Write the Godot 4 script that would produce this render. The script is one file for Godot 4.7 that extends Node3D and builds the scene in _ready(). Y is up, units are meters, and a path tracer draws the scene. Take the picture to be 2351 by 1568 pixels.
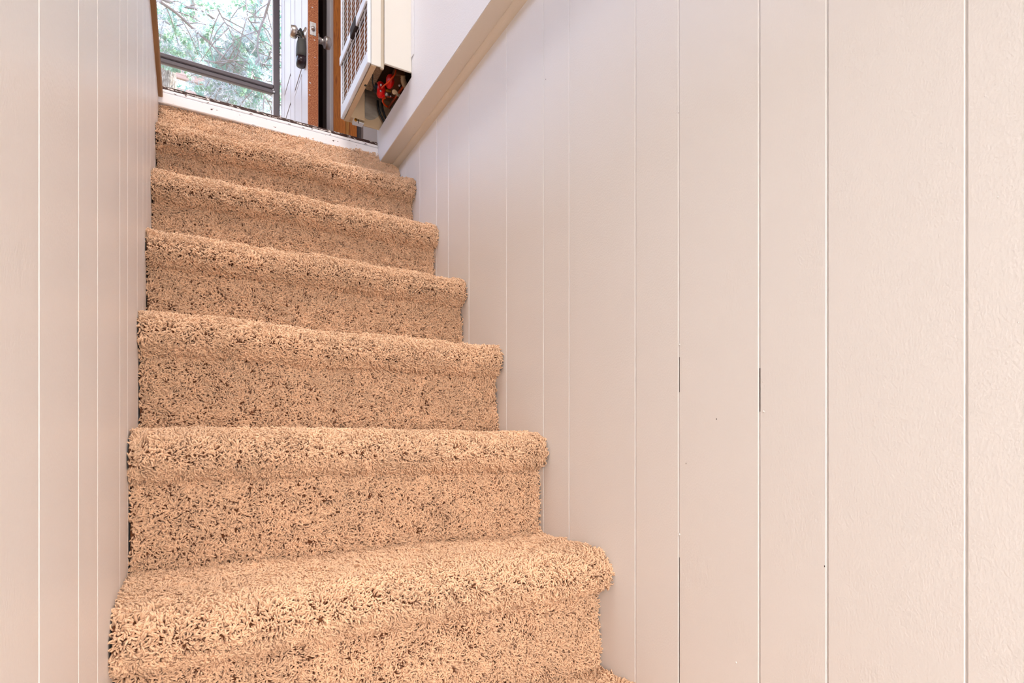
extends Node3D
# A steep carpeted basement stair between painted panelled walls, seen from the bottom.
# Plan coordinates: x across the stair, y above the eye, d along the stair; at() turns them into the world.
const EYE := 1.15
const F := 1300.0
const YAW := 0.52
const CX := 1175.5
const HORIZON := 1013.0
const LEFT := -0.069
const RIGHT := 0.591
const DRY := 0.533
const UP_FLOOR := 0.945
const DOWN := -1.15

var M := {}
var taken := {}
var rng := RandomNumberGenerator.new()

func _ready():
	rng.seed = 7
	view_and_light()
	materials()
	shell()
	panelled_walls()
	landing()
	staircase()
	open_door()
	storm_door()
	heater()
	lock_box()
	outdoors()

# ---------------------------------------------------------------- camera and light
func view_and_light():
	var cam := Camera3D.new()
	cam.name = "camera"
	cam.projection = Camera3D.PROJECTION_FRUSTUM
	cam.near = 0.05
	cam.far = 200.0
	cam.size = cam.near * 1568.0 / F
	cam.frustum_offset = Vector2(0, (HORIZON - 784.0) / F * cam.near)
	cam.position = at(0, 0, 0)
	cam.rotation.y = -YAW
	add_child(cam)
	cam.current = true

	var sky_mat := ProceduralSkyMaterial.new()
	sky_mat.sky_top_color = Color(0.74, 0.82, 0.97)
	sky_mat.sky_horizon_color = Color(0.95, 0.96, 1.0)
	sky_mat.ground_bottom_color = Color(0.42, 0.41, 0.38)
	sky_mat.ground_horizon_color = Color(0.75, 0.76, 0.76)
	sky_mat.energy_multiplier = 6.0
	sky_mat.sun_angle_max = 1.0
	var env := Environment.new()
	env.background_mode = Environment.BG_SKY
	env.sky = Sky.new()
	env.sky.sky_material = sky_mat
	env.tonemap_mode = Environment.TONE_MAPPER_LINEAR
	env.tonemap_exposure = 1.08
	env.sdfgi_enabled = true
	env.ssao_enabled = true
	env.ssil_enabled = true
	var we := WorldEnvironment.new()
	we.name = "environment"
	we.environment = env
	add_child(we)

	var sun := DirectionalLight3D.new()
	sun.name = "sun"
	sun.light_energy = 9.0
	sun.light_color = Color(1.0, 0.96, 0.9)
	sun.light_angular_distance = 0.6
	sun.shadow_enabled = true
	sun.sky_mode = DirectionalLight3D.SKY_MODE_LIGHT_ONLY
	add_child(sun)
	sun.look_at_from_position(Vector3(5.0, 9.0, -3.0), Vector3(0, 0, 0), Vector3.UP)

	# ceiling panel of the basement room, behind the camera
	area_light("basement_ceiling_light_glow", at(0.05, 0.755, -1.5), Vector2(1.0, 1.0), Color(1.0, 0.975, 0.95), 4.6)
	# upright light panel on the end wall of the basement room, behind the camera
	area_light("basement_wall_light_glow", at(0.05, 0.05, -2.56), Vector2(1.0, 1.0), Color(1.0, 0.97, 0.945), 3.9, true)
	# ceiling lamp of the room upstairs
	area_light("upstairs_ceiling_light_glow", at(0.1, 3.04, 0.6), Vector2(1.0, 1.0), Color(1.0, 0.97, 0.94), 5.8)

func area_light(called: String, where: Vector3, size: Vector2, color: Color, energy: float, upright := false):
	var l := AreaLight3D.new()
	l.name = called
	l.area_size = size
	l.area_normalize_energy = true
	l.light_color = color
	l.light_energy = energy
	l.set("area_range", 12.0)
	l.set("area_attenuation", 2.0)
	l.shadow_enabled = true
	add_child(l)
	l.position = where
	l.rotation = Vector3.ZERO if upright else Vector3(-PI / 2, 0, 0)

# ---------------------------------------------------------------- helpers
func at(x: float, y: float, d: float) -> Vector3:
	return Vector3(x, y + EYE, -d)

func ray(u: float, v: float) -> Vector3:   # x, y, d per unit of depth
	var k := (u - CX) / F
	return Vector3(k * cos(YAW) + sin(YAW), (HORIZON - v) / F, cos(YAW) - k * sin(YAW))

func on_x(u: float, v: float, x: float) -> Vector3:
	var r := ray(u, v)
	return at(x, r.y * x / r.x, r.z * x / r.x)

func on_d(u: float, v: float, d: float) -> Vector3:
	var r := ray(u, v)
	return at(r.x * d / r.z, r.y * d / r.z, d)

func on_y(u: float, v: float, y: float) -> Vector3:
	var r := ray(u, v)
	return at(r.x * y / r.y, y, r.z * y / r.y)

func tool() -> SurfaceTool:
	var st := SurfaceTool.new()
	st.begin(Mesh.PRIMITIVE_TRIANGLES)
	st.set_smooth_group(-1)
	return st

func tri(st: SurfaceTool, a: Vector3, b: Vector3, c: Vector3, inside: Vector3):
	var n := (a - c).cross(a - b)
	if n.length_squared() < 1e-20:
		return
	if n.dot((a + b + c) / 3.0 - inside) < 0:
		var t := b
		b = c
		c = t
	st.add_vertex(a)
	st.add_vertex(b)
	st.add_vertex(c)

func quad(st: SurfaceTool, a: Vector3, b: Vector3, c: Vector3, d: Vector3, inside: Vector3):
	tri(st, a, b, c, inside)
	tri(st, a, c, d, inside)

# bevelled box, centre and size, turned by basis
func box(st: SurfaceTool, c: Vector3, size: Vector3, bevel := 0.0, turn := Basis.IDENTITY):
	var h := size / 2.0
	var e := minf(bevel, minf(h.x, minf(h.y, h.z)) * 0.95)
	st.set_smooth_group(-1)
	var p := func(x: float, y: float, z: float): return c + turn * Vector3(x, y, z)
	for axis in 3:
		var i := (axis + 1) % 3
		var j := (axis + 2) % 3
		for s in [-1.0, 1.0]:
			var q := []
			for k in [[-1, -1], [1, -1], [1, 1], [-1, 1]]:
				var v := Vector3.ZERO
				v[axis] = s * h[axis]
				v[i] = k[0] * (h[i] - e)
				v[j] = k[1] * (h[j] - e)
				q.append(p.call(v.x, v.y, v.z))
			quad(st, q[0], q[1], q[2], q[3], c)
		if e > 0.0:
			for si in [-1.0, 1.0]:
				for sj in [-1.0, 1.0]:
					var a := Vector3.ZERO
					var b := Vector3.ZERO
					a[i] = si * h[i]
					a[j] = sj * (h[j] - e)
					b[i] = si * (h[i] - e)
					b[j] = sj * h[j]
					var q := []
					for k in [[a, -1.0], [a, 1.0], [b, 1.0], [b, -1.0]]:
						var v: Vector3 = k[0]
						v[axis] = k[1] * (h[axis] - e)
						q.append(p.call(v.x, v.y, v.z))
					quad(st, q[0], q[1], q[2], q[3], c)
	if e > 0.0:
		for sx in [-1.0, 1.0]:
			for sy in [-1.0, 1.0]:
				for sz in [-1.0, 1.0]:
					tri(st, p.call(sx * h.x, sy * (h.y - e), sz * (h.z - e)), p.call(sx * (h.x - e), sy * h.y, sz * (h.z - e)), p.call(sx * (h.x - e), sy * (h.y - e), sz * h.z), c)

# box given by its limits in plan coordinates
func slab(st: SurfaceTool, x0: float, x1: float, y0: float, y1: float, d0: float, d1: float, bevel := 0.0):
	box(st, at((x0 + x1) / 2, (y0 + y1) / 2, (d0 + d1) / 2), Vector3(x1 - x0, y1 - y0, d1 - d0), bevel)

func tube(st: SurfaceTool, pts: Array, radii, sides := 8):
	st.set_smooth_group(0)
	var rings := []
	var n := Vector3.ZERO
	for k in pts.size():
		var t: Vector3 = (pts[mini(k + 1, pts.size() - 1)] - pts[maxi(k - 1, 0)]).normalized()
		if n == Vector3.ZERO:
			n = t.cross(Vector3.UP if absf(t.y) < 0.9 else Vector3.RIGHT).normalized()
		n = (n - t * n.dot(t)).normalized()
		var b := t.cross(n)
		var r: float = radii[k] if radii is Array else radii
		var ring := []
		for s in sides:
			var a := TAU * s / sides
			ring.append(pts[k] + (n * cos(a) + b * sin(a)) * r)
		rings.append(ring)
	for k in pts.size() - 1:
		var mid: Vector3 = (pts[k] + pts[k + 1]) / 2.0
		for s in sides:
			var s2 := (s + 1) % sides
			quad(st, rings[k][s], rings[k][s2], rings[k + 1][s2], rings[k + 1][s], mid)
	for e in [0, pts.size() - 1]:
		var inside: Vector3 = pts[1] if e == 0 else pts[pts.size() - 2]
		for s in sides:
			tri(st, pts[e], rings[e][s], rings[e][(s + 1) % sides], inside)
	st.set_smooth_group(-1)

# profile: [along, radius] pairs round an axis
func lathe(st: SurfaceTool, from: Vector3, axis: Vector3, profile: Array, sides := 20):
	st.set_smooth_group(0)
	axis = axis.normalized()
	var n := axis.cross(Vector3.UP if absf(axis.y) < 0.9 else Vector3.RIGHT).normalized()
	var b := axis.cross(n)
	for k in profile.size() - 1:
		var p: Array = profile[k]
		var q: Array = profile[k + 1]
		var flat: bool = absf(p[0] - q[0]) < 0.0005
		st.set_smooth_group(k + 1 if flat else 0)
		for s in sides:
			var a0 := TAU * s / sides
			var a1 := TAU * (s + 1) / sides
			var o0 := n * cos(a0) + b * sin(a0)
			var o1 := n * cos(a1) + b * sin(a1)
			var inside: Vector3 = from + axis * ((p[0] + q[0]) / 2.0)
			if flat:
				inside -= axis * (0.01 if p[1] > q[1] else -0.01)
			quad(st, from + axis * p[0] + o0 * p[1], from + axis * p[0] + o1 * p[1], from + axis * q[0] + o1 * q[1], from + axis * q[0] + o0 * q[1], inside)
	st.set_smooth_group(-1)

# a flat outline pushed along a vector
func prism(st: SurfaceTool, outline: Array, push: Vector3):
	st.set_smooth_group(-1)
	var c := Vector3.ZERO
	for p in outline:
		c += p
	c = c / outline.size() + push / 2.0
	for k in outline.size():
		var a: Vector3 = outline[k]
		var b: Vector3 = outline[(k + 1) % outline.size()]
		quad(st, a, b, b + push, a + push, c)
		if k > 0 and k < outline.size() - 1:
			tri(st, outline[0], a, b, c)
			tri(st, outline[0] + push, a + push, b + push, c)

func smooth_path(pts: Array, steps := 6) -> Array:
	var out := []
	for k in pts.size() - 1:
		var p0: Vector3 = pts[maxi(k - 1, 0)]
		var p3: Vector3 = pts[mini(k + 2, pts.size() - 1)]
		for s in steps:
			out.append((pts[k] as Vector3).cubic_interpolate(pts[k + 1], p0, p3, float(s) / steps))
	out.append(pts[-1])
	return out

func obj(called: String, st: SurfaceTool, m: Material, parent: Node = self) -> MeshInstance3D:
	st.generate_normals()
	var o := MeshInstance3D.new()
	o.mesh = st.commit()
	o.material_override = m
	return put(called, o, parent)

func put(called: String, o: Node3D, parent: Node):
	if parent == self:
		var n: int = taken.get(called, 0)
		taken[called] = n + 1
		o.name = called if n == 0 else "%s_%03d" % [called, n]
		add_child(o)
	else:
		o.name = called
		var k := 0
		while parent.has_node(NodePath(o.name)):
			k += 1
			o.name = "%s_%03d" % [called, k]
		parent.add_child(o, true)
	return o

func tag(o: Node, label: String, category: String, group := ""):
	o.set_meta("label", label)
	o.set_meta("category", category)
	if group:
		o.set_meta("group", group)
	return o

func struct(o: Node, label := "", category := ""):
	o.set_meta("kind", "structure")
	if label:
		tag(o, label, category)
	return o

func thing(called: String, label: String, category: String, where := Vector3.ZERO) -> Node3D:
	var o := Node3D.new()
	put(called, o, self)
	o.position = where
	tag(o, label, category)
	return o

# ---------------------------------------------------------------- materials
func noise(freq: float, kind := FastNoiseLite.TYPE_SIMPLEX_SMOOTH, octaves := 3, noise_seed := 1) -> FastNoiseLite:
	var n := FastNoiseLite.new()
	n.noise_type = kind
	n.frequency = freq
	n.fractal_octaves = octaves
	n.seed = noise_seed
	return n

func noise_tex(n: FastNoiseLite, side := 512, ramp = null) -> NoiseTexture2D:
	var t := NoiseTexture2D.new()
	t.width = side
	t.height = side
	t.seamless = true
	t.noise = n
	if ramp:
		var g := Gradient.new()
		g.offsets = PackedFloat32Array(ramp.map(func(r): return r[0]))
		g.colors = PackedColorArray(ramp.map(func(r): return r[1]))
		t.color_ramp = g
	return t

func mat(called: String, color: Color, rough: float, metal := 0.0) -> StandardMaterial3D:
	var m := StandardMaterial3D.new()
	m.resource_name = called
	m.albedo_color = color
	m.roughness = rough
	m.metallic = metal
	M[called] = m
	return m

func textured(m: StandardMaterial3D, color_tex, bump_tex, scale: Vector3, bump := 0.0):
	m.uv1_triplanar = true
	m.uv1_world_triplanar = true
	m.uv1_scale = scale
	m.uv1_triplanar_sharpness = 8.0
	if color_tex:
		m.albedo_texture = color_tex
	if bump_tex:
		m.heightmap_enabled = true
		m.heightmap_texture = bump_tex
		m.heightmap_scale = bump

func materials():
	var peel := noise_tex(noise(0.09, FastNoiseLite.TYPE_SIMPLEX_SMOOTH, 3, 3), 1024)
	textured(mat("panel_paint", Color(0.915, 0.905, 0.90), 0.36), null, peel, Vector3(3.6, 2.6, 3.6), 0.016)
	textured(mat("drywall_paint", Color(0.90, 0.895, 0.905), 0.6), null, peel, Vector3(2.0, 2.0, 2.0), 0.02)
	mat("ceiling_paint", Color(0.9, 0.89, 0.87), 0.9)
	textured(mat("trim_paint", Color(0.88, 0.83, 0.76), 0.42), null, peel, Vector3(1.2, 4.0, 1.2), 0.02)
	var chipped := noise_tex(noise(0.02, FastNoiseLite.TYPE_SIMPLEX_SMOOTH, 4, 9), 512, [[0.0, Color(0.93, 0.92, 0.93)], [0.84, Color(0.93, 0.92, 0.93)], [0.86, Color(0.30, 0.16, 0.12)], [1.0, Color(0.22, 0.11, 0.08)]])
	textured(mat("sill_paint", Color.WHITE, 0.5), chipped, null, Vector3(3.0, 8.0, 3.0))
	var worn := noise_tex(noise(0.025, FastNoiseLite.TYPE_SIMPLEX_SMOOTH, 4, 19), 512, [[0.0, Color(0.24, 0.11, 0.08)], [0.64, Color(0.20, 0.10, 0.08)], [0.67, Color(0.82, 0.78, 0.76)], [1.0, Color(0.85, 0.82, 0.8)]])
	textured(mat("sill_edge_wood", Color.WHITE, 0.6), worn, null, Vector3(3.0, 9.0, 3.0))
	var grain := noise_tex(noise(0.03, FastNoiseLite.TYPE_SIMPLEX_SMOOTH, 5, 5), 512, [[0.0, Color(0.60, 0.30, 0.09)], [0.35, Color(0.78, 0.44, 0.15)], [0.5, Color(0.88, 0.54, 0.20)], [0.7, Color(0.80, 0.46, 0.16)], [1.0, Color(0.93, 0.64, 0.30)]])
	textured(mat("cedar", Color.WHITE, 0.5), grain, null, Vector3(9.0, 0.55, 9.0))
	textured(mat("cedar_light", Color(1.0, 1.0, 1.0), 0.5), noise_tex(noise(0.03, FastNoiseLite.TYPE_SIMPLEX_SMOOTH, 5, 6), 512, [[0.0, Color(0.66, 0.42, 0.18)], [0.5, Color(0.86, 0.62, 0.32)], [1.0, Color(0.93, 0.72, 0.42)]]), null, Vector3(9.0, 0.55, 9.0))
	textured(mat("tan_wood", Color(1, 1, 1), 0.55), noise_tex(noise(0.03, FastNoiseLite.TYPE_SIMPLEX_SMOOTH, 4, 8), 256, [[0.0, Color(0.52, 0.38, 0.24)], [1.0, Color(0.66, 0.51, 0.35)]]), null, Vector3(4.0, 4.0, 0.6))
	var board := noise_tex(noise(0.12, FastNoiseLite.TYPE_SIMPLEX_SMOOTH, 3, 4), 512, [[0.0, Color(0.44, 0.19, 0.10)], [0.42, Color(0.60, 0.30, 0.16)], [0.6, Color(0.74, 0.45, 0.26)], [1.0, Color(0.94, 0.76, 0.56)]])
	textured(mat("door_edge_wood", Color.WHITE, 0.6), board, board, Vector3(6.0, 2.5, 6.0), 0.02)
	mat("dark_wood", Color(0.17, 0.055, 0.03), 0.55)
	mat("door_paint", Color(0.90, 0.89, 0.91), 0.4)
	mat("door_groove", Color(0.16, 0.09, 0.09), 0.8)
	mat("nickel", Color(0.80, 0.78, 0.77), 0.32, 1.0)
	mat("steel", Color(0.80, 0.80, 0.82), 0.35, 1.0)
	mat("storm_metal", Color(0.40, 0.375, 0.40), 0.42)
	mat("storm_metal_dark", Color(0.07, 0.065, 0.07), 0.5)
	var glass := mat("glass", Color(1, 1, 1, 0.06), 0.02)
	glass.transparency = BaseMaterial3D.TRANSPARENCY_ALPHA
	var carpet := mat("carpet_yarn", Color(1, 1, 1), 0.85)
	carpet.vertex_color_use_as_albedo = true
	carpet.rim_enabled = true
	carpet.rim = 0.3
	carpet.rim_tint = 0.7
	mat("carpet_backing", Color(0.42, 0.25, 0.14), 0.95)
	mat("heater_cream", Color(0.855, 0.84, 0.81), 0.42)
	mat("heater_seam", Color(0.74, 0.69, 0.62), 0.5)
	mat("heater_white", Color(0.88, 0.90, 0.93), 0.38)
	mat("heater_tan", Color(0.80, 0.70, 0.57), 0.5)
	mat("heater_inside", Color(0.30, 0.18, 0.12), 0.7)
	mat("heater_fins", Color(0.55, 0.33, 0.15), 0.6)
	mat("badge_dark", Color(0.12, 0.05, 0.045), 0.7)
	textured(mat("insulation", Color(1, 1, 1), 0.9), noise_tex(noise(0.05, FastNoiseLite.TYPE_SIMPLEX_SMOOTH, 4, 12), 256, [[0.0, Color(0.58, 0.50, 0.41)], [1.0, Color(0.80, 0.72, 0.62)]]), null, Vector3(9, 9, 9))
	textured(mat("galvanised", Color(1, 1, 1), 0.5, 0.2), noise_tex(noise(0.012, FastNoiseLite.TYPE_SIMPLEX_SMOOTH, 3, 14), 256, [[0.0, Color(0.55, 0.52, 0.48)], [1.0, Color(0.74, 0.70, 0.65)]]), null, Vector3(3, 14, 3))
	mat("valve_red", Color(0.86, 0.03, 0.03), 0.3)
	mat("wire_orange", Color(0.95, 0.30, 0.05), 0.45)
	mat("copper", Color(0.72, 0.33, 0.18), 0.35, 0.9)
	mat("brass", Color(0.80, 0.60, 0.28), 0.3, 1.0)
	mat("black_rubber", Color(0.035, 0.03, 0.03), 0.5)
	mat("beige_plastic", Color(0.78, 0.68, 0.55), 0.4)
	mat("brown_metal", Color(0.46, 0.30, 0.20), 0.4, 0.2)
	mat("lock_grey", Color(0.27, 0.27, 0.26), 0.6)
	mat("lock_purple", Color(0.13, 0.05, 0.10), 0.3)
	textured(mat("concrete", Color(1, 1, 1), 0.9), noise_tex(noise(0.03, FastNoiseLite.TYPE_SIMPLEX_SMOOTH, 4, 2), 256, [[0.0, Color(0.5, 0.48, 0.45)], [1.0, Color(0.66, 0.64, 0.6)]]), null, Vector3(1, 1, 1))
	textured(mat("oak_floor", Color(1, 1, 1), 0.5), noise_tex(noise(0.02, FastNoiseLite.TYPE_SIMPLEX_SMOOTH, 4, 22), 256, [[0.0, Color(0.5, 0.34, 0.2)], [1.0, Color(0.68, 0.5, 0.32)]]), null, Vector3(4, 4, 0.5))
	var bark_tex := noise_tex(noise(0.03, FastNoiseLite.TYPE_SIMPLEX_SMOOTH, 5, 33), 512, [[0.0, Color(0.28, 0.24, 0.22)], [0.45, Color(0.52, 0.47, 0.44)], [1.0, Color(0.78, 0.74, 0.71)]])
	textured(mat("bark", Color(1, 1, 1), 0.9), bark_tex, bark_tex, Vector3(5.0, 1.2, 5.0), 1.5)
	mat("twig", Color(0.44, 0.40, 0.385), 0.9)
	for k in 3:
		var leaf := mat("leaf%d" % k, [Color(0.36, 0.52, 0.47), Color(0.42, 0.56, 0.46), Color(0.60, 0.62, 0.64)][k], 0.6)
		leaf.backlight_enabled = true
		leaf.backlight = [Color(0.42, 0.60, 0.54), Color(0.48, 0.62, 0.50), Color(0.56, 0.6, 0.62)][k]
	textured(mat("soil", Color(1, 1, 1), 0.95), noise_tex(noise(0.02, FastNoiseLite.TYPE_SIMPLEX_SMOOTH, 5, 41), 512, [[0.0, Color(0.34, 0.30, 0.26)], [0.6, Color(0.52, 0.47, 0.42)], [0.72, Color(0.36, 0.46, 0.30)], [1.0, Color(0.46, 0.54, 0.38)]]), null, Vector3(0.5, 0.5, 0.5))
	textured(mat("fence_wood", Color(1, 1, 1), 0.85), noise_tex(noise(0.03, FastNoiseLite.TYPE_SIMPLEX_SMOOTH, 4, 44), 256, [[0.0, Color(0.52, 0.40, 0.36)], [1.0, Color(0.74, 0.62, 0.57)]]), null, Vector3(0.6, 8, 4))
	mat("fence_white", Color(0.85, 0.85, 0.86), 0.7)

# ---------------------------------------------------------------- the building
func shell():
	var st := tool()
	slab(st, -2.4, 0.8, DOWN - 0.15, DOWN, -2.6, 2.0)
	struct(obj("floor", st, M.concrete), "grey concrete basement floor at the foot of the stairs", "floor")
	# floor of the storey above, open over the stair
	st = tool()
	slab(st, -2.4, LEFT - 0.012, 0.80, UP_FLOOR, -2.6, 3.40)
	slab(st, LEFT - 0.012, 1.1, 0.80, UP_FLOOR, -2.6, -0.25)
	slab(st, LEFT - 0.012, 1.1, 0.80, UP_FLOOR, 1.86, 3.40)
	struct(obj("floor", st, M.oak_floor), "wooden floor of the storey above, round the stair opening", "floor")
	st = tool()
	slab(st, -2.4, LEFT - 0.012, 0.785, 0.80, -2.6, 1.86)
	slab(st, LEFT - 0.012, RIGHT + 0.02, 0.785, 0.80, -2.6, -0.25)
	struct(obj("ceiling", st, M.ceiling_paint), "plain white basement ceiling behind the stairs", "ceiling")
	st = tool()
	slab(st, -2.5, 1.2, 3.10, 3.22, -2.7, 3.52)
	struct(obj("ceiling", st, M.ceiling_paint), "plain white ceiling high above the stair landing", "ceiling")
	# basement room behind the camera
	st = tool()
	slab(st, -2.5, -2.4, DOWN, 0.785, -2.7, -0.35)
	struct(obj("wall_left", st, M.drywall_paint), "white side wall of the basement room", "wall")
	st = tool()
	slab(st, -2.4, LEFT - 0.03, DOWN, 0.785, -0.45, -0.35)
	struct(obj("wall_front", st, M.drywall_paint), "white wall beside the foot of the stairs", "wall")
	st = tool()
	slab(st, -2.5, 0.8, DOWN, 0.785, -2.7, -2.6)
	struct(obj("wall_back", st, M.drywall_paint), "white end wall of the basement room", "wall")
	# storey above: drywall over the right-hand panelling, walls all round, one window
	st = tool()
	slab(st, DRY, 1.1, 0.8945, 1.0, -2.6, 1.81)   # a bay is left open for the heater
	slab(st, DRY, 1.1, 2.6, 3.10, -2.6, 1.81)
	slab(st, DRY, 1.1, 1.0, 2.6, -2.6, 1.487)
	slab(st, DRY, 1.1, 1.0, 2.6, 1.796, 1.81)
	slab(st, 0.63, 1.1, 1.0, 2.6, 1.487, 1.796)
	struct(obj("wall_right", st, M.drywall_paint), "smooth white drywall above the soffit beside the stairs", "wall")
	st = tool()
	slab(st, 0.90, 1.1, UP_FLOOR, 3.10, 1.81, 3.40)
	struct(obj("wall_right", st, M.drywall_paint), "white wall at the right of the upper landing", "wall")
	st = tool()
	slab(st, -2.5, -2.4, UP_FLOOR, 1.75, -2.7, 3.52)
	slab(st, -2.5, -2.4, 2.95, 3.10, -2.7, 3.52)
	slab(st, -2.5, -2.4, 1.75, 2.95, -2.7, -0.6)
	slab(st, -2.5, -2.4, 1.75, 2.95, 2.4, 3.52)
	struct(obj("wall_left", st, M.drywall_paint), "white wall with a wide window across the upper room", "wall")
	var w := Node3D.new()
	put("window_1", w, self)
	w.position = at(-2.45, 2.35, 0.9)
	struct(w, "wide white-framed window of the upper room", "window")
	st = tool()
	for s in [-1, 1]:
		box(st, Vector3(0, s * 0.575, 0), Vector3(0.06, 0.05, 3.0), 0.004)
		box(st, Vector3(0, 0, s * 1.475), Vector3(0.06, 1.1, 0.05), 0.004)
	box(st, Vector3.ZERO, Vector3(0.05, 1.1, 0.05), 0.004)
	obj("window_frame", st, M.door_paint, w)
	for s in [-1, 1]:
		st = tool()
		box(st, Vector3(0, 0, s * 0.7375), Vector3(0.006, 1.1, 1.425))
		obj("pane", st, M.glass, w)
	st = tool()
	slab(st, -2.5, 1.2, UP_FLOOR, 3.10, -2.7, -2.6)
	struct(obj("wall_front", st, M.drywall_paint), "white end wall of the upper room", "wall")
	# outside wall with the door opening
	st = tool()
	slab(st, -2.4, -0.45, 0.6, 3.10, 3.40, 3.52)
	slab(st, -0.45, 0.47, 2.95, 3.10, 3.40, 3.52)
	slab(st, -0.45, 0.47, 0.6, UP_FLOOR, 3.40, 3.52)
	struct(obj("wall_back", st, M.drywall_paint), "white outside wall round the storm door", "wall")
	st = tool()
	slab(st, 0.47, 1.1, 0.6, 3.10, 3.395, 3.52)
	struct(obj("wall_back", st, M.dark_wood), "dark brown stained boarding behind the open door", "wall")
	# light fittings, all out of the picture
	for a in [[at(0.05, 0.05, -2.58), "square glowing light panel on the basement end wall", Color(1.0, 0.96, 0.92)], [at(0.05, 0.78, -1.5), "square glowing ceiling panel of the basement room", Color(1.0, 0.98, 0.95)], [at(0.1, 3.095, 0.6), "square glowing ceiling panel above the stairwell", Color(1.0, 0.97, 0.93)]]:
		var lamp := thing("light_panel", a[1], "light panel", a[0])
		if a[0].z > 2.0:
			lamp.rotation.x = -PI / 2
		st = tool()
		for s in [-1, 1]:
			box(st, Vector3(s * 0.515, 0, 0), Vector3(0.03, 0.03, 1.06), 0.004)
			box(st, Vector3(0, 0, s * 0.515), Vector3(1.0, 0.03, 0.03), 0.004)
		obj("lamp_frame", st, M.ceiling_paint, lamp)
		var glow := StandardMaterial3D.new()
		glow.albedo_color = Color(0.9, 0.88, 0.85)
		glow.emission_enabled = true
		glow.emission = a[2]
		glow.emission_energy_multiplier = 1.0
		st = tool()
		box(st, Vector3(0, 0.006, 0), Vector3(1.0, 0.008, 1.0))
		obj("lamp_diffuser", st, glow, lamp)

# one board of panelling against a wall plane: face at x, long edges bevelled into half a V
func panel_board(x: float, side: float, d0: float, d1: float, y0: float, y1: float, depth := 0.0020, gap := 0.0) -> SurfaceTool:
	var st := tool()
	var w := 0.0017
	var back := x - side * -0.012
	var f := [[d0 + gap, back], [d0 + gap, x + side * depth], [d0 + w, x], [d1 - w, x], [d1 - gap, x + side * depth], [d1 - gap, back]]
	var outline := []
	for p in f:
		outline.append(at(p[1], y0, p[0]))
	prism(st, outline, Vector3(0, y1 - y0, 0))
	return st

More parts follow.
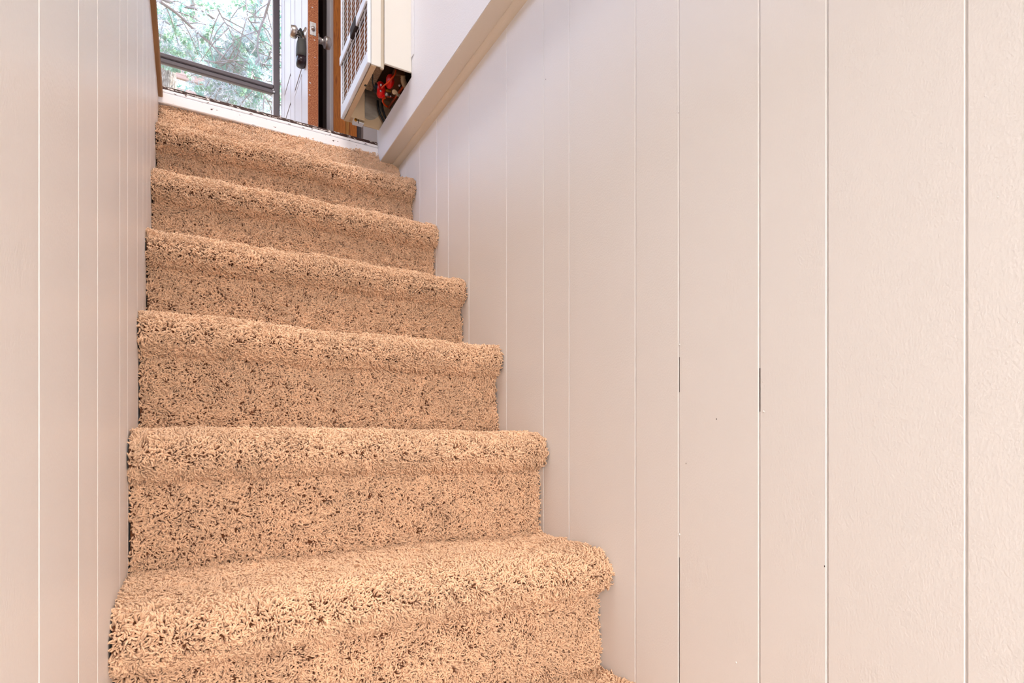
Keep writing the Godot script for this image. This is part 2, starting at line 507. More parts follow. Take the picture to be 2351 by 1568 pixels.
func panelled_walls():
	var root := Node3D.new()
	put("wall_right", root, self)
	struct(root, "painted off-white board panelling along the right of the stairs", "wall")
	var st := tool()
	slab(st, RIGHT + 0.010, RIGHT + 0.13, DOWN, 0.893, -2.6, 1.86)
	obj("wall_core", st, M.panel_paint, root)
	var grooves := [-2.6, -2.43, -2.30, -2.10, -1.97, -1.83, -1.68, -1.5, -1.38, -1.21, -1.09, -0.9, -0.77, -0.6, -0.5, -0.33, -0.19, -0.02, 0.11, 0.2325, 0.3566, 0.4392, 0.5665, 0.6541, 0.8263, 0.9104, 1.0555, 1.2411, 1.3665, 1.447, 1.5761, 1.6984, 1.7831, 1.86]
	for k in grooves.size() - 1:
		obj("panel_board", panel_board(RIGHT, 1.0, grooves[k], grooves[k + 1], DOWN, 0.8925), M.panel_paint, root)
	# hardened drips, nail heads and nicks in the paint
	for p in [[1558, 258, 2.2], [1560, 791, 2.4], [1560, 1227, 3.0], [1553, 1222, 1.5], [1556, 876, 1.3], [1690, 1521, 2.6], [2291, 453, 1.6], [2083, 268, 1.2], [2141, 378, 1.2], [1999, 332, 1.0], [2163, 470, 1.1], [1932, 437, 1.4], [1880, 700, 1.0], [1753, 945, 2.8], [1751, 876, 1.8], [2337, 740, 1.5], [1824, 48, 1.3], [1790, 262, 1.2], [2261, 221, 1.3], [2165, 1170, 1.0], [1632, 1440, 1.2], [1711, 810, 1.6], [2124, 800, 1.0], [1256, 830, 1.2], [1275, 800, 1.0]]:
		st = tool()
		var c := on_x(p[0], p[1], RIGHT)
		var r: float = p[2] * 0.00055
		var long := rng.randf_range(1.0, 1.9)
		lathe(st, c + Vector3(0.0003, 0, 0), Vector3(-1, 0, 0), [[0, r], [r * 0.35, r * 0.8], [r * 0.6, r * 0.4], [r * 0.66, 0.0]], 8)
		var o := obj("paint_bump", st, M.panel_paint, root)
		o.set_meta("label", "small hardened drip in the off-white paint")
	for p in [[1645, 962], [1575, 1064], [1253, 182], [1893, 1300]]:
		st = tool()
		var c2 := on_x(p[0], p[1], RIGHT)
		box(st, c2 + Vector3(0.0003, 0, 0), Vector3(0.0012, 0.0022, 0.0012), 0.0004)
		obj("nail_hole", st, M.door_groove, root).set_meta("label", "tiny dark nail hole")
	for a in [[1558.5, 1280, 1568], [1558.5, 820, 900], [1743, 845, 945]]:
		st = tool()
		var top := on_x(a[0], a[1], RIGHT)
		var low := on_x(a[0], a[2], RIGHT)
		box(st, (top + low) / 2.0 + Vector3(0.0017, 0, 0), Vector3(0.0012, top.y - low.y, 0.0007))
		obj("groove_crack", st, M.door_groove, root).set_meta("label", "fine dark crack open in a panel groove")
	# painted soffit and its small moulding
	st = tool()
	slab(st, DRY + 0.001, RIGHT + 0.01, 0.893, 0.8944, -0.25, 1.803)
	var soffit := obj("trim_1", st, M.trim_paint)
	struct(soffit, "cream painted soffit board under the white drywall", "trim")
	for p in [[1019, 167], [1056, 115], [1059, 147], [1102, 96], [928, 293], [950, 293], [948, 310], [894, 342], [1070, 151]]:
		st = tool()
		lathe(st, on_y(p[0], p[1], 0.893), Vector3(0, -1, 0), [[-0.0003, 0.0022], [0.0006, 0.0017], [0.0009, 0.0]], 8)
		obj("nail_head", st, M.trim_paint, soffit)
	st = tool()
	var bead := []
	for k in 7:
		var a := PI / 2 * k / 6
		bead.append(at(RIGHT - 0.0185 * sin(a) + 0.0, 0.8932 - 0.009 * cos(a), -0.25))
	bead.append(at(RIGHT + 0.002, 0.8932, -0.25))
	bead.insert(0, at(RIGHT + 0.002, 0.8842, -0.25))
	prism(st, bead, Vector3(0, 0, -(1.80 + 0.25)))
	struct(obj("trim_2", st, M.trim_paint), "small cream quarter-round moulding along the panelling top", "trim")

	root = Node3D.new()
	put("wall_left", root, self)
	struct(root, "painted off-white board panelling along the left of the stairs", "wall")
	st = tool()
	slab(st, LEFT - 0.13, LEFT - 0.010, DOWN, 0.80, -0.45, 1.86)
	obj("wall_core", st, M.panel_paint, root)
	grooves = [-0.45, -0.3, -0.16, 0.0, 0.12, 0.22, 0.3, 0.388, 0.5142, 0.615, 0.803, 0.9024, 1.0659, 1.1952, 1.3056, 1.42, 1.5845, 1.69, 1.86]
	for k in grooves.size() - 1:
		obj("panel_board", panel_board(LEFT, -1.0, grooves[k], grooves[k + 1], DOWN, 0.929), M.panel_paint, root)
	st = tool()
	slab(st, LEFT - 0.014, LEFT + 0.0105, 0.929, 0.947, -0.25, 1.86, 0.002)
	struct(obj("trim_3", st, M.tan_wood), "thin bare tan wood strip capping the left panelling", "trim")

# sill at the top of the stairs and the jamb boards on the landing
func landing():
	var st := tool()
	slab(st, LEFT - 0.01, DRY, 0.915, 0.944, 1.797, 1.90, 0.002)
	struct(obj("trim_4", st, M.sill_paint), "white painted sill board with chipped edge above the top step", "trim")
	st = tool()
	slab(st, LEFT - 0.01, DRY, 0.9465, 0.9545, 1.800, 1.90, 0.0015)
	struct(obj("trim_5", st, M.sill_paint), "narrow white painted strip on the sill board", "trim")
	st = tool()
	slab(st, LEFT - 0.01, DRY, 0.956, 0.967, 1.806, 1.90, 0.002)
	struct(obj("trim_6", st, M.sill_edge_wood), "dark brown threshold edge with flaking white paint", "trim")
	# jamb of the entrance: boards side by side, all facing the stairs
	var boards := [
		["trim_7", 0.620, 0.6525, 2.985, 3.02, M.door_paint, 0.012, "narrow rounded white stop beside the orange jamb"],
		["trim_8", 0.6525, 0.716, 3.0, 3.05, M.cedar, 0.002, "orange cedar door jamb beside the wall heater"],
		["trim_9", 0.7168, 0.7416, 3.03, 3.39, M.cedar_light, 0.002, "light honey wood board showing under the wall heater"],
		["trim_10", 0.7425, 0.788, 3.05, 3.39, M.cedar, 0.002, "darker orange board showing under the wall heater"],
		["trim_11", 0.789, 0.818, 3.09, 3.39, M.storm_metal, 0.003, "grey strip showing under the wall heater"],
		["trim_13", 0.610, 0.7165, 3.05, 3.39, M.dark_wood, 0.002, "dark brown inner jamb in the gap behind the open door"],
		["trim_12", 0.819, 0.90, 3.04, 3.39, M.door_paint, 0.003, "white corner board showing under the wall heater"],
	]
	for b in boards:
		st = tool()
		slab(st, b[1], b[2], UP_FLOOR, 3.10, b[3], b[4], b[6])
		struct(obj(b[0], st, b[5]), b[7], "trim")

# ---------------------------------------------------------------- stairs
const NOSE := [[-0.19, -0.19], [-0.01, -0.01], [0.17, 0.17], [0.35, 0.35], [0.525, 0.53], [0.688, 0.705], [0.878, 0.888], [1.053, 1.063], [1.246, 1.244], [1.432, 1.428], [1.625, 1.602]]
const TREAD := [-0.955, -0.955, -0.76, -0.565, -0.37, -0.175, 0.020, 0.212, 0.404, 0.600, 0.795]
const PILE := 0.0085

func staircase():
	var root := thing("staircase", "steep flight of steps covered in beige looped shag carpet", "stairs", at(0.26, DOWN, 0.8))
	var wave := noise(2.6, FastNoiseLite.TYPE_SIMPLEX_SMOOTH, 2, 50)
	var lay := noise(9.0, FastNoiseLite.TYPE_SIMPLEX_SMOOTH, 2, 51)
	var tint := noise(5.0, FastNoiseLite.TYPE_SIMPLEX_SMOOTH, 3, 52)
	var tufts := [tuft_cluster(1), tuft_cluster(2), tuft_cluster(3)]
	for i in range(1, NOSE.size()):
		var below: float = TREAD[i - 1] if i > 1 else DOWN
		var drop: float = TREAD[i] - below
		var top: float = TREAD[i] - PILE
		# outline of the carpet backing: [ahead of the nose, above the tread]
		var prof := [[0.028, -drop - 0.004], [0.029, -drop * 0.75], [0.032, -0.095], [0.037, -0.070], [0.033, -0.058], [0.017, -0.053], [0.004, -0.044], [0.0, -0.031], [0.004, -0.018], [0.012, -0.009], [0.026, -0.002], [0.05, 0.0]]
		if i < NOSE.size() - 1:
			prof.append([0.12, 0.0])
			prof.append([NOSE[i + 1][1] - NOSE[i][1] + 0.03, 0.0])
		else:
			prof.append([0.085, 0.0])
			prof.append([0.115, 0.018])
			prof.append([0.165, 0.092])
			prof.append([0.190, 0.134])
			prof.append([0.215, 0.142])
		# resample
		var line: Array[Vector2] = []
		for k in prof.size() - 1:
			var a := Vector2(prof[k][0], prof[k][1])
			var b := Vector2(prof[k + 1][0], prof[k + 1][1])
			var n := maxi(1, int(a.distance_to(b) / 0.012))
			for s in n:
				line.append(a.lerp(b, float(s) / n))
		line.append(Vector2(prof[-1][0], prof[-1][1]))
		var cols := 34
		var spot := func(fx: float, p: Vector2) -> Vector3:
			var x := lerpf(LEFT + 0.002, RIGHT - 0.002, fx)
			var nose: float = lerpf(NOSE[i][0], NOSE[i][1], fx) + PILE
			var up := smoothstep(-0.12, -0.02, p.y)
			var shift := wave.get_noise_2d(x * 1.6 + i * 3.1, i * 7.7) * 0.006 * up
			var bulge := wave.get_noise_2d(x * 2.0 + 40.0, i * 5.3) * 0.005 * up
			return at(x, top + p.y + shift, nose + p.x + bulge)
		var st := SurfaceTool.new()
		st.begin(Mesh.PRIMITIVE_TRIANGLES)
		st.set_smooth_group(0)
		for c in cols:
			for k in line.size() - 1:
				var a: Vector3 = spot.call(float(c) / cols, line[k])
				var b: Vector3 = spot.call(float(c + 1) / cols, line[k])
				var d: Vector3 = spot.call(float(c) / cols, line[k + 1])
				var e: Vector3 = spot.call(float(c + 1) / cols, line[k + 1])
				var inside := (a + e) / 2.0 - Vector3(0, 0.02, 0) + Vector3(0, 0, -0.02)
				quad(st, a, b, e, d, inside)
		# closed underneath: back and bottom of the step body
		st.set_smooth_group(-1)
		var p0: Vector3 = spot.call(0.0, line[0])
		var p1: Vector3 = spot.call(1.0, line[0])
		var q0: Vector3 = spot.call(0.0, line[-1])
		var q1: Vector3 = spot.call(1.0, line[-1])
		var low0 := Vector3(q0.x, p0.y, q0.z)
		var low1 := Vector3(q1.x, p1.y, q1.z)
		quad(st, p0, p1, low1, low0, (p0 + q1) / 2.0)
		quad(st, q0, q1, low1, low0, (p0 + q1) / 2.0)
		var step := obj("step", st, M.carpet_backing, root)
		step.position = -root.position
		if i < 3:
			continue
		# the pile: loops of yarn standing in the backing
		var length := [0.0]
		for k in line.size() - 1:
			length.append(length[-1] + line[k].distance_to(line[k + 1]))
		var pitch := 0.0092
		var places := [[], [], []]
		var s := 0.0
		while s < length[-1]:
			var fx := 0.5 * pitch / 0.65
			while fx < 1.0:
				var jx := clampf(fx + rng.randf_range(-0.25, 0.25) * pitch / 0.65, 0.008, 0.992)
				var js := clampf(s + rng.randf_range(-0.25, 0.25) * pitch, 0.0005, length[-1] - 0.0005)
				var k := 0
				while length[k + 1] < js:
					k += 1
				var t: float = (js - length[k]) / maxf(1e-6, length[k + 1] - length[k])
				var p: Vector2 = line[k].lerp(line[k + 1], t)
				var pos: Vector3 = spot.call(jx, p)
				var dir := (line[mini(k + 2, line.size() - 1)] - line[maxi(k - 1, 0)]).normalized()
				var nrm := Vector3(0, dir.x, dir.y).normalized()   # outwards from riser and tread
				if nrm.y < -0.9:
					nrm = Vector3(0, 0, 1)
				var along := Vector3.RIGHT
				var turn := lay.get_noise_2d(pos.x, js + i * 2.0) * 5.0 + rng.randf_range(-1.5, 1.5)
				var bx := along.rotated(nrm, turn)
				var size := rng.randf_range(0.68, 0.98)
				var basis := Basis(bx * size, nrm * size * rng.randf_range(0.8, 1.2), bx.cross(nrm) * size)
				places[rng.randi() % 3].append([Transform3D(basis, pos), tint.get_noise_2d(pos.x, js + i) * 0.10 + rng.randf_range(-0.10, 0.10)])
				fx += pitch / 0.65
			s += pitch
		for v in 3:
			var mm := MultiMesh.new()
			mm.transform_format = MultiMesh.TRANSFORM_3D
			mm.use_colors = true
			mm.mesh = tufts[v]
			mm.instance_count = places[v].size()
			for n in places[v].size():
				mm.set_instance_transform(n, places[v][n][0])
				var g: float = 1.0 + places[v][n][1]
				mm.set_instance_color(n, Color(0.76 * g, 0.495 * g, 0.32 * g))
			var pile := MultiMeshInstance3D.new()
			pile.multimesh = mm
			pile.material_override = M.carpet_yarn
			put("carpet_pile", pile, step)
			pile.set_meta("kind", "stuff")

# some bent ends of yarn on about 16 mm of backing, standing along +y
func tuft_cluster(n: int) -> ArrayMesh:
	var r := RandomNumberGenerator.new()
	r.seed = 100 + n
	var st := SurfaceTool.new()
	st.begin(Mesh.PRIMITIVE_TRIANGLES)
	for k in 22:
		var a := 2.39996 * k + r.randf_range(-0.3, 0.3)   # spread evenly over a small disc
		var root := Vector3(cos(a), 0, sin(a)) * (0.0078 * sqrt((k + 0.5) / 22.0) + r.randf_range(-0.0007, 0.0007))
		var lean := Vector3.RIGHT.rotated(Vector3.UP, r.randf_range(-1.3, 1.3))
		var side := lean.cross(Vector3.UP)
		var high := r.randf_range(0.0070, 0.0125)
		var reach := r.randf_range(0.003, 0.0085)
		var curl := r.randf_range(-0.003, 0.003)
		var pts := []
		var radii := []
		var fat := r.randf_range(0.00105, 0.0015)
		for j in 6:
			var t := j / 5.0
			pts.append(root + Vector3(0, -0.002 + high * sin(t * 1.9) , 0) + lean * reach * t * t * 1.1 + side * curl * sin(t * 2.6))
			radii.append(fat * [0.85, 1.0, 1.05, 1.05, 0.95, 0.55][j])
		tube(st, pts, radii, 5)
	st.generate_normals()
	return st.commit()

# ---------------------------------------------------------------- doors
func open_door():
	# stands open at right angles to the wall; its latch edge looks down the stairs
	var x0 := 0.452
	var x1 := 0.4975
	var d0 := 2.575
	var d1 := 3.385
	var root := Node3D.new()
	put("door_1", root, self)
	root.position = at((x0 + x1) / 2, UP_FLOOR, (d0 + d1) / 2)
	struct(root, "white panelled entrance door standing open with bare brown edge", "door")
	var o := -root.position
	var st := tool()
	slab(st, x0 + 0.004, x1, UP_FLOOR + 0.012, 2.93, d0 + 0.0025, d1, 0.002)
	var slab_node := obj("door_slab", st, M.door_paint, root)
	slab_node.position = o
	st = tool()
	slab(st, x0 + 0.001, x1 - 0.001, UP_FLOOR + 0.012, 2.93, d0, d0 + 0.003, 0.001)
	var edge := obj("door_edge", st, M.door_edge_wood, root)
	edge.position = o
	edge.set_meta("label", "bare reddish brown latch edge with paint nicks")
	# white chips of paint on the edge
	for c in [[717, 17, 5], [722, 92, 5], [723, 132, 4], [709, 124, 2], [712, 190, 7], [711, 207, 3], [711, 218, 6], [728, 150, 2]]:
		st = tool()
		var p := on_d(c[0], c[1], d0 - 0.0006)
		box(st, p, Vector3(c[2] * 0.0011, 0.0035, 0.001), 0.0003, Basis(Vector3(0, 0, 1), -0.3))
		obj("paint_chip", st, M.door_paint, root).position = o
	# face: dark groove board behind, framing and raised panels in front of it
	st = tool()
	slab(st, x0 + 0.002, x0 + 0.0045, UP_FLOOR + 0.02, 2.92, d0 + 0.004, d1 - 0.01)
	var back := obj("groove_board", st, M.door_groove, root)
	back.position = o
	back.set_meta("label", "dark grooves between the door's white panels")
	var dd := []
	for u in [692.5, 677.0, 667.3, 653.3]:
		dd.append(-on_x(u, 100, x0).z)
	var ya: float = on_x(692.5, 158, x0).y - EYE
	var yb: float = on_x(667.3, 169, x0).y - EYE
	var yc: float = on_x(667.3, 236, x0).y - EYE
	var g := 0.0065
	var faces := [
		["stile", d0 + 0.003, dd[0] - g, UP_FLOOR + 0.02, 2.92],
		["stile", dd[1] + g, dd[2] - g, UP_FLOOR + 0.02, 2.92],
		["stile", dd[3] + g, d1 - 0.008, UP_FLOOR + 0.02, 2.92],
		["panel", dd[0] + g, dd[1] - g, ya + g, 2.78],
		["panel", dd[0] + g, dd[1] - g, UP_FLOOR + 0.2, ya - 0.03],
		["panel", dd[2] + g, dd[3] - g, yb + g, 2.78],
		["panel", dd[2] + g, dd[3] - g, UP_FLOOR + 0.2, yc - g],
		["rail", dd[2] + g, dd[3] - g, yc + g, yb - g],
		["rail", dd[0] - g, dd[1] + g, ya - 0.024, ya - g],
		["rail", dd[0] - g, dd[3] + g, UP_FLOOR + 0.02, UP_FLOOR + 0.19],
		["rail", dd[0] - g, dd[3] + g, 2.79, 2.92],
	]
	for a in faces:
		st = tool()
		slab(st, x0, x0 + 0.0035, a[3], a[4], a[1], a[2], 0.0008)
		obj(a[0], st, M.door_paint, root).position = o
	# latch plate in the edge
	var pc := on_d(718.5, 66.5, d0)
	var plate := tool()
	box(plate, pc + Vector3(0, 0, 0.0005), Vector3(0.0265, 0.0575, 0.002), 0.0008)
	var lp := obj("latch_plate", plate, M.steel, root)
	lp.position = o
	st = tool()
	lathe(st, pc + Vector3(0, 0, 0.001), Vector3(0, 0, 1), [[0, 0.0088], [0.005, 0.0088], [0.011, 0.006], [0.0125, 0.0]], 16)
	obj("latch_bolt", st, M.nickel, lp)
	for s in [-1, 1]:
		st = tool()
		lathe(st, pc + Vector3(0, s * 0.0215, 0.001), Vector3(0, 0, 1), [[0, 0.0036], [0.0012, 0.003], [0.0014, 0.0]], 10)
		obj("screw", st, M.nickel, lp)
	# knobs on both faces
	var kd := d0 + 0.06
	var ky: float = on_d(718.5, 66.5, d0).y
	for s in [-1, 1]:
		st = tool()
		var from := Vector3(x0 if s < 0 else x1, ky, -kd)
		lathe(st, from, Vector3(s, 0, 0), [[0.0, 0.033], [0.004, 0.032], [0.010, 0.024], [0.013, 0.014], [0.030, 0.0125], [0.034, 0.019], [0.038, 0.0245], [0.044, 0.0265], [0.060, 0.0235], [0.063, 0.021], [0.0635, 0.0]], 28)
		var kn := obj("knob", st, M.nickel, root)
		kn.position = o
		kn.set_meta("label", "brushed nickel door knob")
		if s > 0:
			st = tool()
			box(st, from + Vector3(0.0655, 0, 0), Vector3(0.006, 0.012, 0.004), 0.001)
			obj("turn_button", st, M.nickel, kn)

func storm_door():
	var d := 3.42
	var root := Node3D.new()
	put("door_2", root, self)
	root.position = at(0.01, UP_FLOOR, d)
	struct(root, "glazed storm door with dark grey metal frame and middle rail", "door")
	var o := -root.position
	var xr0 := 0.4185
	var xr1 := 0.4505
	var st := tool()
	slab(st, xr0, xr1, UP_FLOOR + 0.01, 2.94, d, d + 0.03, 0.003)
	obj("stile", st, M.storm_metal, root).position = o
	st = tool()
	slab(st, xr0 - 0.006, xr0, UP_FLOOR + 0.01, 2.94, d + 0.006, d + 0.024, 0.001)
	var strip := obj("glazing_strip", st, M.steel, root)
	strip.position = o
	strip.set_meta("label", "thin bright strip holding the glass")
	st = tool()
	slab(st, -0.45, -0.41, UP_FLOOR + 0.01, 2.94, d, d + 0.03, 0.003)
	obj("stile", st, M.storm_metal, root).position = o
	var ym: float = on_d(628, 204, d).y - EYE
	for a in [[UP_FLOOR + 0.01, UP_FLOOR + 0.16, M.storm_metal, "rail"], [2.88, 2.94, M.storm_metal, "rail"], [ym + 0.002, ym + 0.026, M.storm_metal, "rail"], [ym - 0.003, ym + 0.003, M.storm_metal_dark, "rail_groove"], [ym - 0.026, ym - 0.002, M.storm_metal, "rail"]]:
		st = tool()
		var inset := 0.006 if a[3] == "rail_groove" else 0.0
		slab(st, -0.41, xr0, a[0], a[1], d + 0.002 + inset, d + 0.028 - inset, 0.004 if a[3] == "rail" else 0.0)
		obj(a[3], st, a[2], root).position = o
	st = tool()
	box(st, on_d(629, 211, d - 0.003), Vector3(0.014, 0.012, 0.008), 0.003)
	obj("latch_clip", st, M.steel, root).position = o
	for a in [[ym + 0.026, 2.88], [UP_FLOOR + 0.16, ym - 0.026]]:
		st = tool()
		slab(st, -0.41, xr0 - 0.004, a[0], a[1], d + 0.013, d + 0.017)
		obj("pane", st, M.glass, root).position = o

func lock_box():
	var neck := at(0.452 - 0.022, 0, 2.635)
	neck.y = on_d(718.5, 66.5, 2.575).y
	var root := thing("lock_box", "grey key lock box hanging from the inner door knob", "lock box", neck + Vector3(0, -0.16, 0))
	var o := -root.position
	var st := tool()
	var loop := []
	for k in 17:
		var a := TAU * k / 16
		loop.append(neck + Vector3(0.003 * sin(a), -0.014 + 0.034 * cos(a), 0.019 * sin(a)))
	tube(st, loop, 0.0042, 8)
	var sh := obj("shackle", st, M.black_rubber, root)
	sh.position = o
	sh.set_meta("label", "black loop round the knob neck")
	var pill := func(c: Vector3, sx: float, sz: float, prof: Array) -> SurfaceTool:
		var t := tool()
		t.set_smooth_group(0)
		var n := 20
		for k in prof.size() - 1:
			for s in n:
				var q := []
				for e in [[k, s], [k, s + 1], [k + 1, s + 1], [k + 1, s]]:
					var a: float = TAU * e[1] / n
					var cs := cos(a)
					var sn := sin(a)
					var sq := pow(pow(absf(cs), 3.0) + pow(absf(sn), 3.0), -1.0 / 3.0)
					var p: Array = prof[e[0]]
					q.append(c + Vector3(cs * sq * sx * p[1], p[0], sn * sq * sz * p[1]))
				quad(t, q[0], q[1], q[2], q[3], c + Vector3(0, (prof[k][0] + prof[k + 1][0]) / 2.0, 0))
		return t
	var c := neck + Vector3(0.004, -0.083, 0.004)
	var body := obj("body", pill.call(c, 0.021, 0.030, [[0.056, 0.0], [0.055, 0.5], [0.051, 0.72], [0.038, 0.9], [0.015, 1.0], [-0.012, 1.0], [-0.027, 0.98], [-0.028, 0.0]]), M.lock_grey, root)
	body.position = o
	var cap := obj("bottom_cap", pill.call(c + Vector3(0, -0.044, 0), 0.0212, 0.0302, [[0.0155, 0.0], [0.0153, 0.96], [0.0, 0.97], [-0.011, 0.9], [-0.0155, 0.7], [-0.0165, 0.0]]), M.lock_purple, root)
	cap.position = o
	cap.set_meta("label", "dark purple bottom of the lock box")

# ---------------------------------------------------------------- wall heater
func heater():
	var xf := 0.4225
	var xb := DRY
	var d0 := 1.4875
	var d1 := 1.795
	var y0 := 1.0
	var y1 := 2.6
	var root := thing("wall_heater", "tall cream gas wall heater with white grille and open underside", "heater", at(xb, y0, (d0 + d1) / 2))
	var o := -root.position
	var st: SurfaceTool
	var part := func(called: String, s: SurfaceTool, m: Material, label := "") -> MeshInstance3D:
		var p := obj(called, s, m, root)
		p.position = o
		if label:
			p.set_meta("label", label)
		return p
	# near side: front cover, recessed seam, body
	var dx := (xb - xf)
	st = tool()
	slab(st, xf, xf + dx * 0.235, y0, y1, d0, d0 + 0.004, 0.001)
	part.call("front_cover_side", st, M.heater_cream)
	st = tool()
	slab(st, xf + dx * 0.235, xf + dx * 0.315, y0 - 0.001, y1, d0 + 0.0025, d0 + 0.010, 0.001)
	part.call("seam_strip", st, M.heater_seam)
	st = tool()
	slab(st, xf + dx * 0.315, xb - 0.0005, y0 + 0.011, y1, d0 - 0.004, d0 + 0.003, 0.001)
	part.call("body_side", st, M.heater_cream)
	# back plate flange on the wall
	st = tool()
	slab(st, xb - 0.0025, xb - 0.0003, y0 + 0.05, y1, d0 - 0.022, d0 - 0.004, 0.001)
	part.call("wall_flange", st, M.drywall_paint)
	# far side, back and top
	st = tool()
	slab(st, xf, 0.625, y0 + 0.0005, y1 - 0.001, d1 - 0.004, d1, 0.001)
	part.call("far_side", st, M.heater_tan)
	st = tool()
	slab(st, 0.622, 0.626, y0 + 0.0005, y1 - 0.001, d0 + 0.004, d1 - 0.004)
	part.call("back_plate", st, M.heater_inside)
	st = tool()
	slab(st, xf, xb, y1, y1 + 0.01, d0 - 0.004, d1, 0.002)
	part.call("top_cap", st, M.heater_cream)
	# grille on the front
	var fx := xf - 0.010
	st = tool()
	for e in [[d0 + 0.002, d0 + 0.008], [d1 - 0.012, d1 - 0.001]]:
		slab(st, fx, xf, y0 + 0.002, y1, e[0], e[1], 0.002)
	slab(st, fx, xf, y0 + 0.002, y0 + 0.037, d0 + 0.008, d1 - 0.012, 0.002)
	slab(st, fx, xf, y1 - 0.035, y1, d0 + 0.012, d1 - 0.012, 0.002)
	var grille: MeshInstance3D = part.call("grille_frame", st, M.heater_white, "white enamelled grille frame")
	var shared_bar: Mesh
	var y := y0 + 0.048
	var n := 0
	while y < 1.42 and n < 40:
		st = tool()
		box(st, Vector3.ZERO, Vector3(0.0015, 0.0018, d1 - d0 - 0.02), 0.0004)
		if shared_bar == null:
			st.generate_normals()
			shared_bar = st.commit()
		var bar := MeshInstance3D.new()
		bar.mesh = shared_bar
		bar.material_override = M.heater_white
		bar.position = at(fx + 0.003, y, (d0 + d1) / 2)
		put("grille_bar", bar, grille)
		y += 0.0155
		n += 1
	for k in 6:
		st = tool()
		var dk := d0 + 0.012 + (d1 - d0 - 0.024) * (k + 0.5) / 6.0
		slab(st, fx + 0.0005, fx + 0.002, y0 + 0.037, y1 - 0.035, dk - 0.0011, dk + 0.0011)
		obj("grille_wire", st, M.heater_white, grille)
	# brown louvres behind the grille
	var shared_louvre: Mesh
	for k in 26:
		if shared_louvre == null:
			st = tool()
			box(st, Vector3.ZERO, Vector3(0.0012, 0.0085, d1 - d0 - 0.026), 0.0003, Basis(Vector3(0, 0, 1), 0.35))
			st.generate_normals()
			shared_louvre = st.commit()
		var louvre := MeshInstance3D.new()
		louvre.mesh = shared_louvre
		louvre.material_override = M.heater_fins
		louvre.position = at(xf + 0.002, y0 + 0.052 + k * 0.0155, (d0 + d1) / 2) + o
		put("louvre", louvre, root)
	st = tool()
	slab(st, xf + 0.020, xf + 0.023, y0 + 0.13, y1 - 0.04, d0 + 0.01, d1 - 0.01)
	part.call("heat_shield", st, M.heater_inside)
	# band with the dark badge across the grille
	var yb := 1.164
	st = tool()
	slab(st, fx - 0.004, xf - 0.001, yb, yb + 0.026, d0 + 0.003, d1 - 0.003, 0.0015)
	var band: MeshInstance3D = part.call("badge_band", st, M.heater_white, "white ledge across the grille")
	st = tool()
	slab(st, fx + 0.0005, fx + 0.002, yb - 0.0006, yb + 0.001, d0 + 0.005, d1 - 0.005)
	obj("band_line", st, M.lock_grey, band)
	st = tool()
	slab(st, fx - 0.006, xf - 0.0005, yb - 0.0025, yb + 0.028, 1.595, 1.652, 0.002)
	obj("badge", st, M.badge_dark, band).set_meta("label", "dark brown badge")
	# open underside: lips, far wall, insulation, gas train
	st = tool()
	slab(st, xf + 0.0005, xf + 0.014, y0 - 0.001, y0 + 0.003, d0 + 0.004, d1 - 0.002, 0.0008)
	var lip: MeshInstance3D = part.call("front_lip", st, M.heater_tan)
	st = tool()
	var hole := on_y(839, 196, y0 - 0.001)
	box(st, hole, Vector3(0.006, 0.0015, 0.009), 0.0005)
	obj("slot", st, M.black_rubber, lip)
	st = tool()
	slab(st, xf + 0.004, xf + 0.058, y0 + 0.002, y0 + 0.16, d1 - 0.030, d1 - 0.004, 0.001)
	var corner: MeshInstance3D = part.call("corner_panel", st, M.heater_tan)
	st = tool()
	var sc := on_d(816.5, 275.5, d1 - 0.030)
	lathe(st, sc, Vector3(0, 0, 1), [[0, 0.0052], [0.002, 0.0050], [0.0028, 0.0035], [0.003, 0.0]], 14)
	obj("screw", st, M.brass, corner)
	st = tool()
	box(st, sc + Vector3(0.009, -0.002, 0), Vector3(0.0022, 0.013, 0.002), 0.0008)
	obj("slot", st, M.black_rubber, corner)
	st = tool()
	slab(st, xf + 0.024, xf + 0.056, y0 - 0.008, y0 - 0.005, d1 - 0.030, d1 - 0.006, 0.001)
	slab(st, xf + 0.024, xf + 0.026, y0 - 0.008, y0 + 0.002, d1 - 0.030, d1 - 0.006)
	slab(st, xf + 0.024, xf + 0.056, y0 - 0.008, y0 + 0.002, d1 - 0.008, d1 - 0.006)
	part.call("bottom_bracket", st, M.heater_white)
	# curved galvanised plate against the far wall
	st = tool()
	st.set_smooth_group(0)
	var prev := []
	for k in 9:
		var t := k / 8.0
		var xx := lerpf(xf + 0.056, xb + 0.01, t)
		var low := y0 + 0.030 + 0.030 * t * t - 0.012 * sin(t * PI)
		var pa := at(xx, low, d1 - 0.0055)
		var pb := at(xx, y0 + 0.16, d1 - 0.0055 - 0.012 * sin(t * PI))
		if prev:
			quad(st, prev[0], pa, pb, prev[1], at(xx, low, d1 + 0.1))
			quad(st, prev[0] - Vector3(0, 0, 0.001), pa - Vector3(0, 0, 0.001), pb - Vector3(0, 0, 0.001), prev[1] - Vector3(0, 0, 0.001), at(xx, low, d0))
		prev = [pa, pb]
	part.call("curved_plate", st, M.galvanised, "curved galvanised deflector plate")
	st = tool()
	slab(st, xf + 0.016, xf + 0.055, y0 + 0.10, y0 + 0.13, d0 + 0.06, d1 - 0.032, 0.003)
	slab(st, xf + 0.0565, xf + 0.080, y0 + 0.098, y0 + 0.13, d0 + 0.10, d1 - 0.032, 0.003)
	part.call("insulation_block", st, M.insulation, "rough grey-brown insulation board")
	st = tool()
	slab(st, xf + 0.016, xf + 0.055, y0 + 0.104, y0 + 0.13, d0 + 0.012, d0 + 0.058, 0.003)
	part.call("insulation_block", st, M.galvanised)
	st = tool()
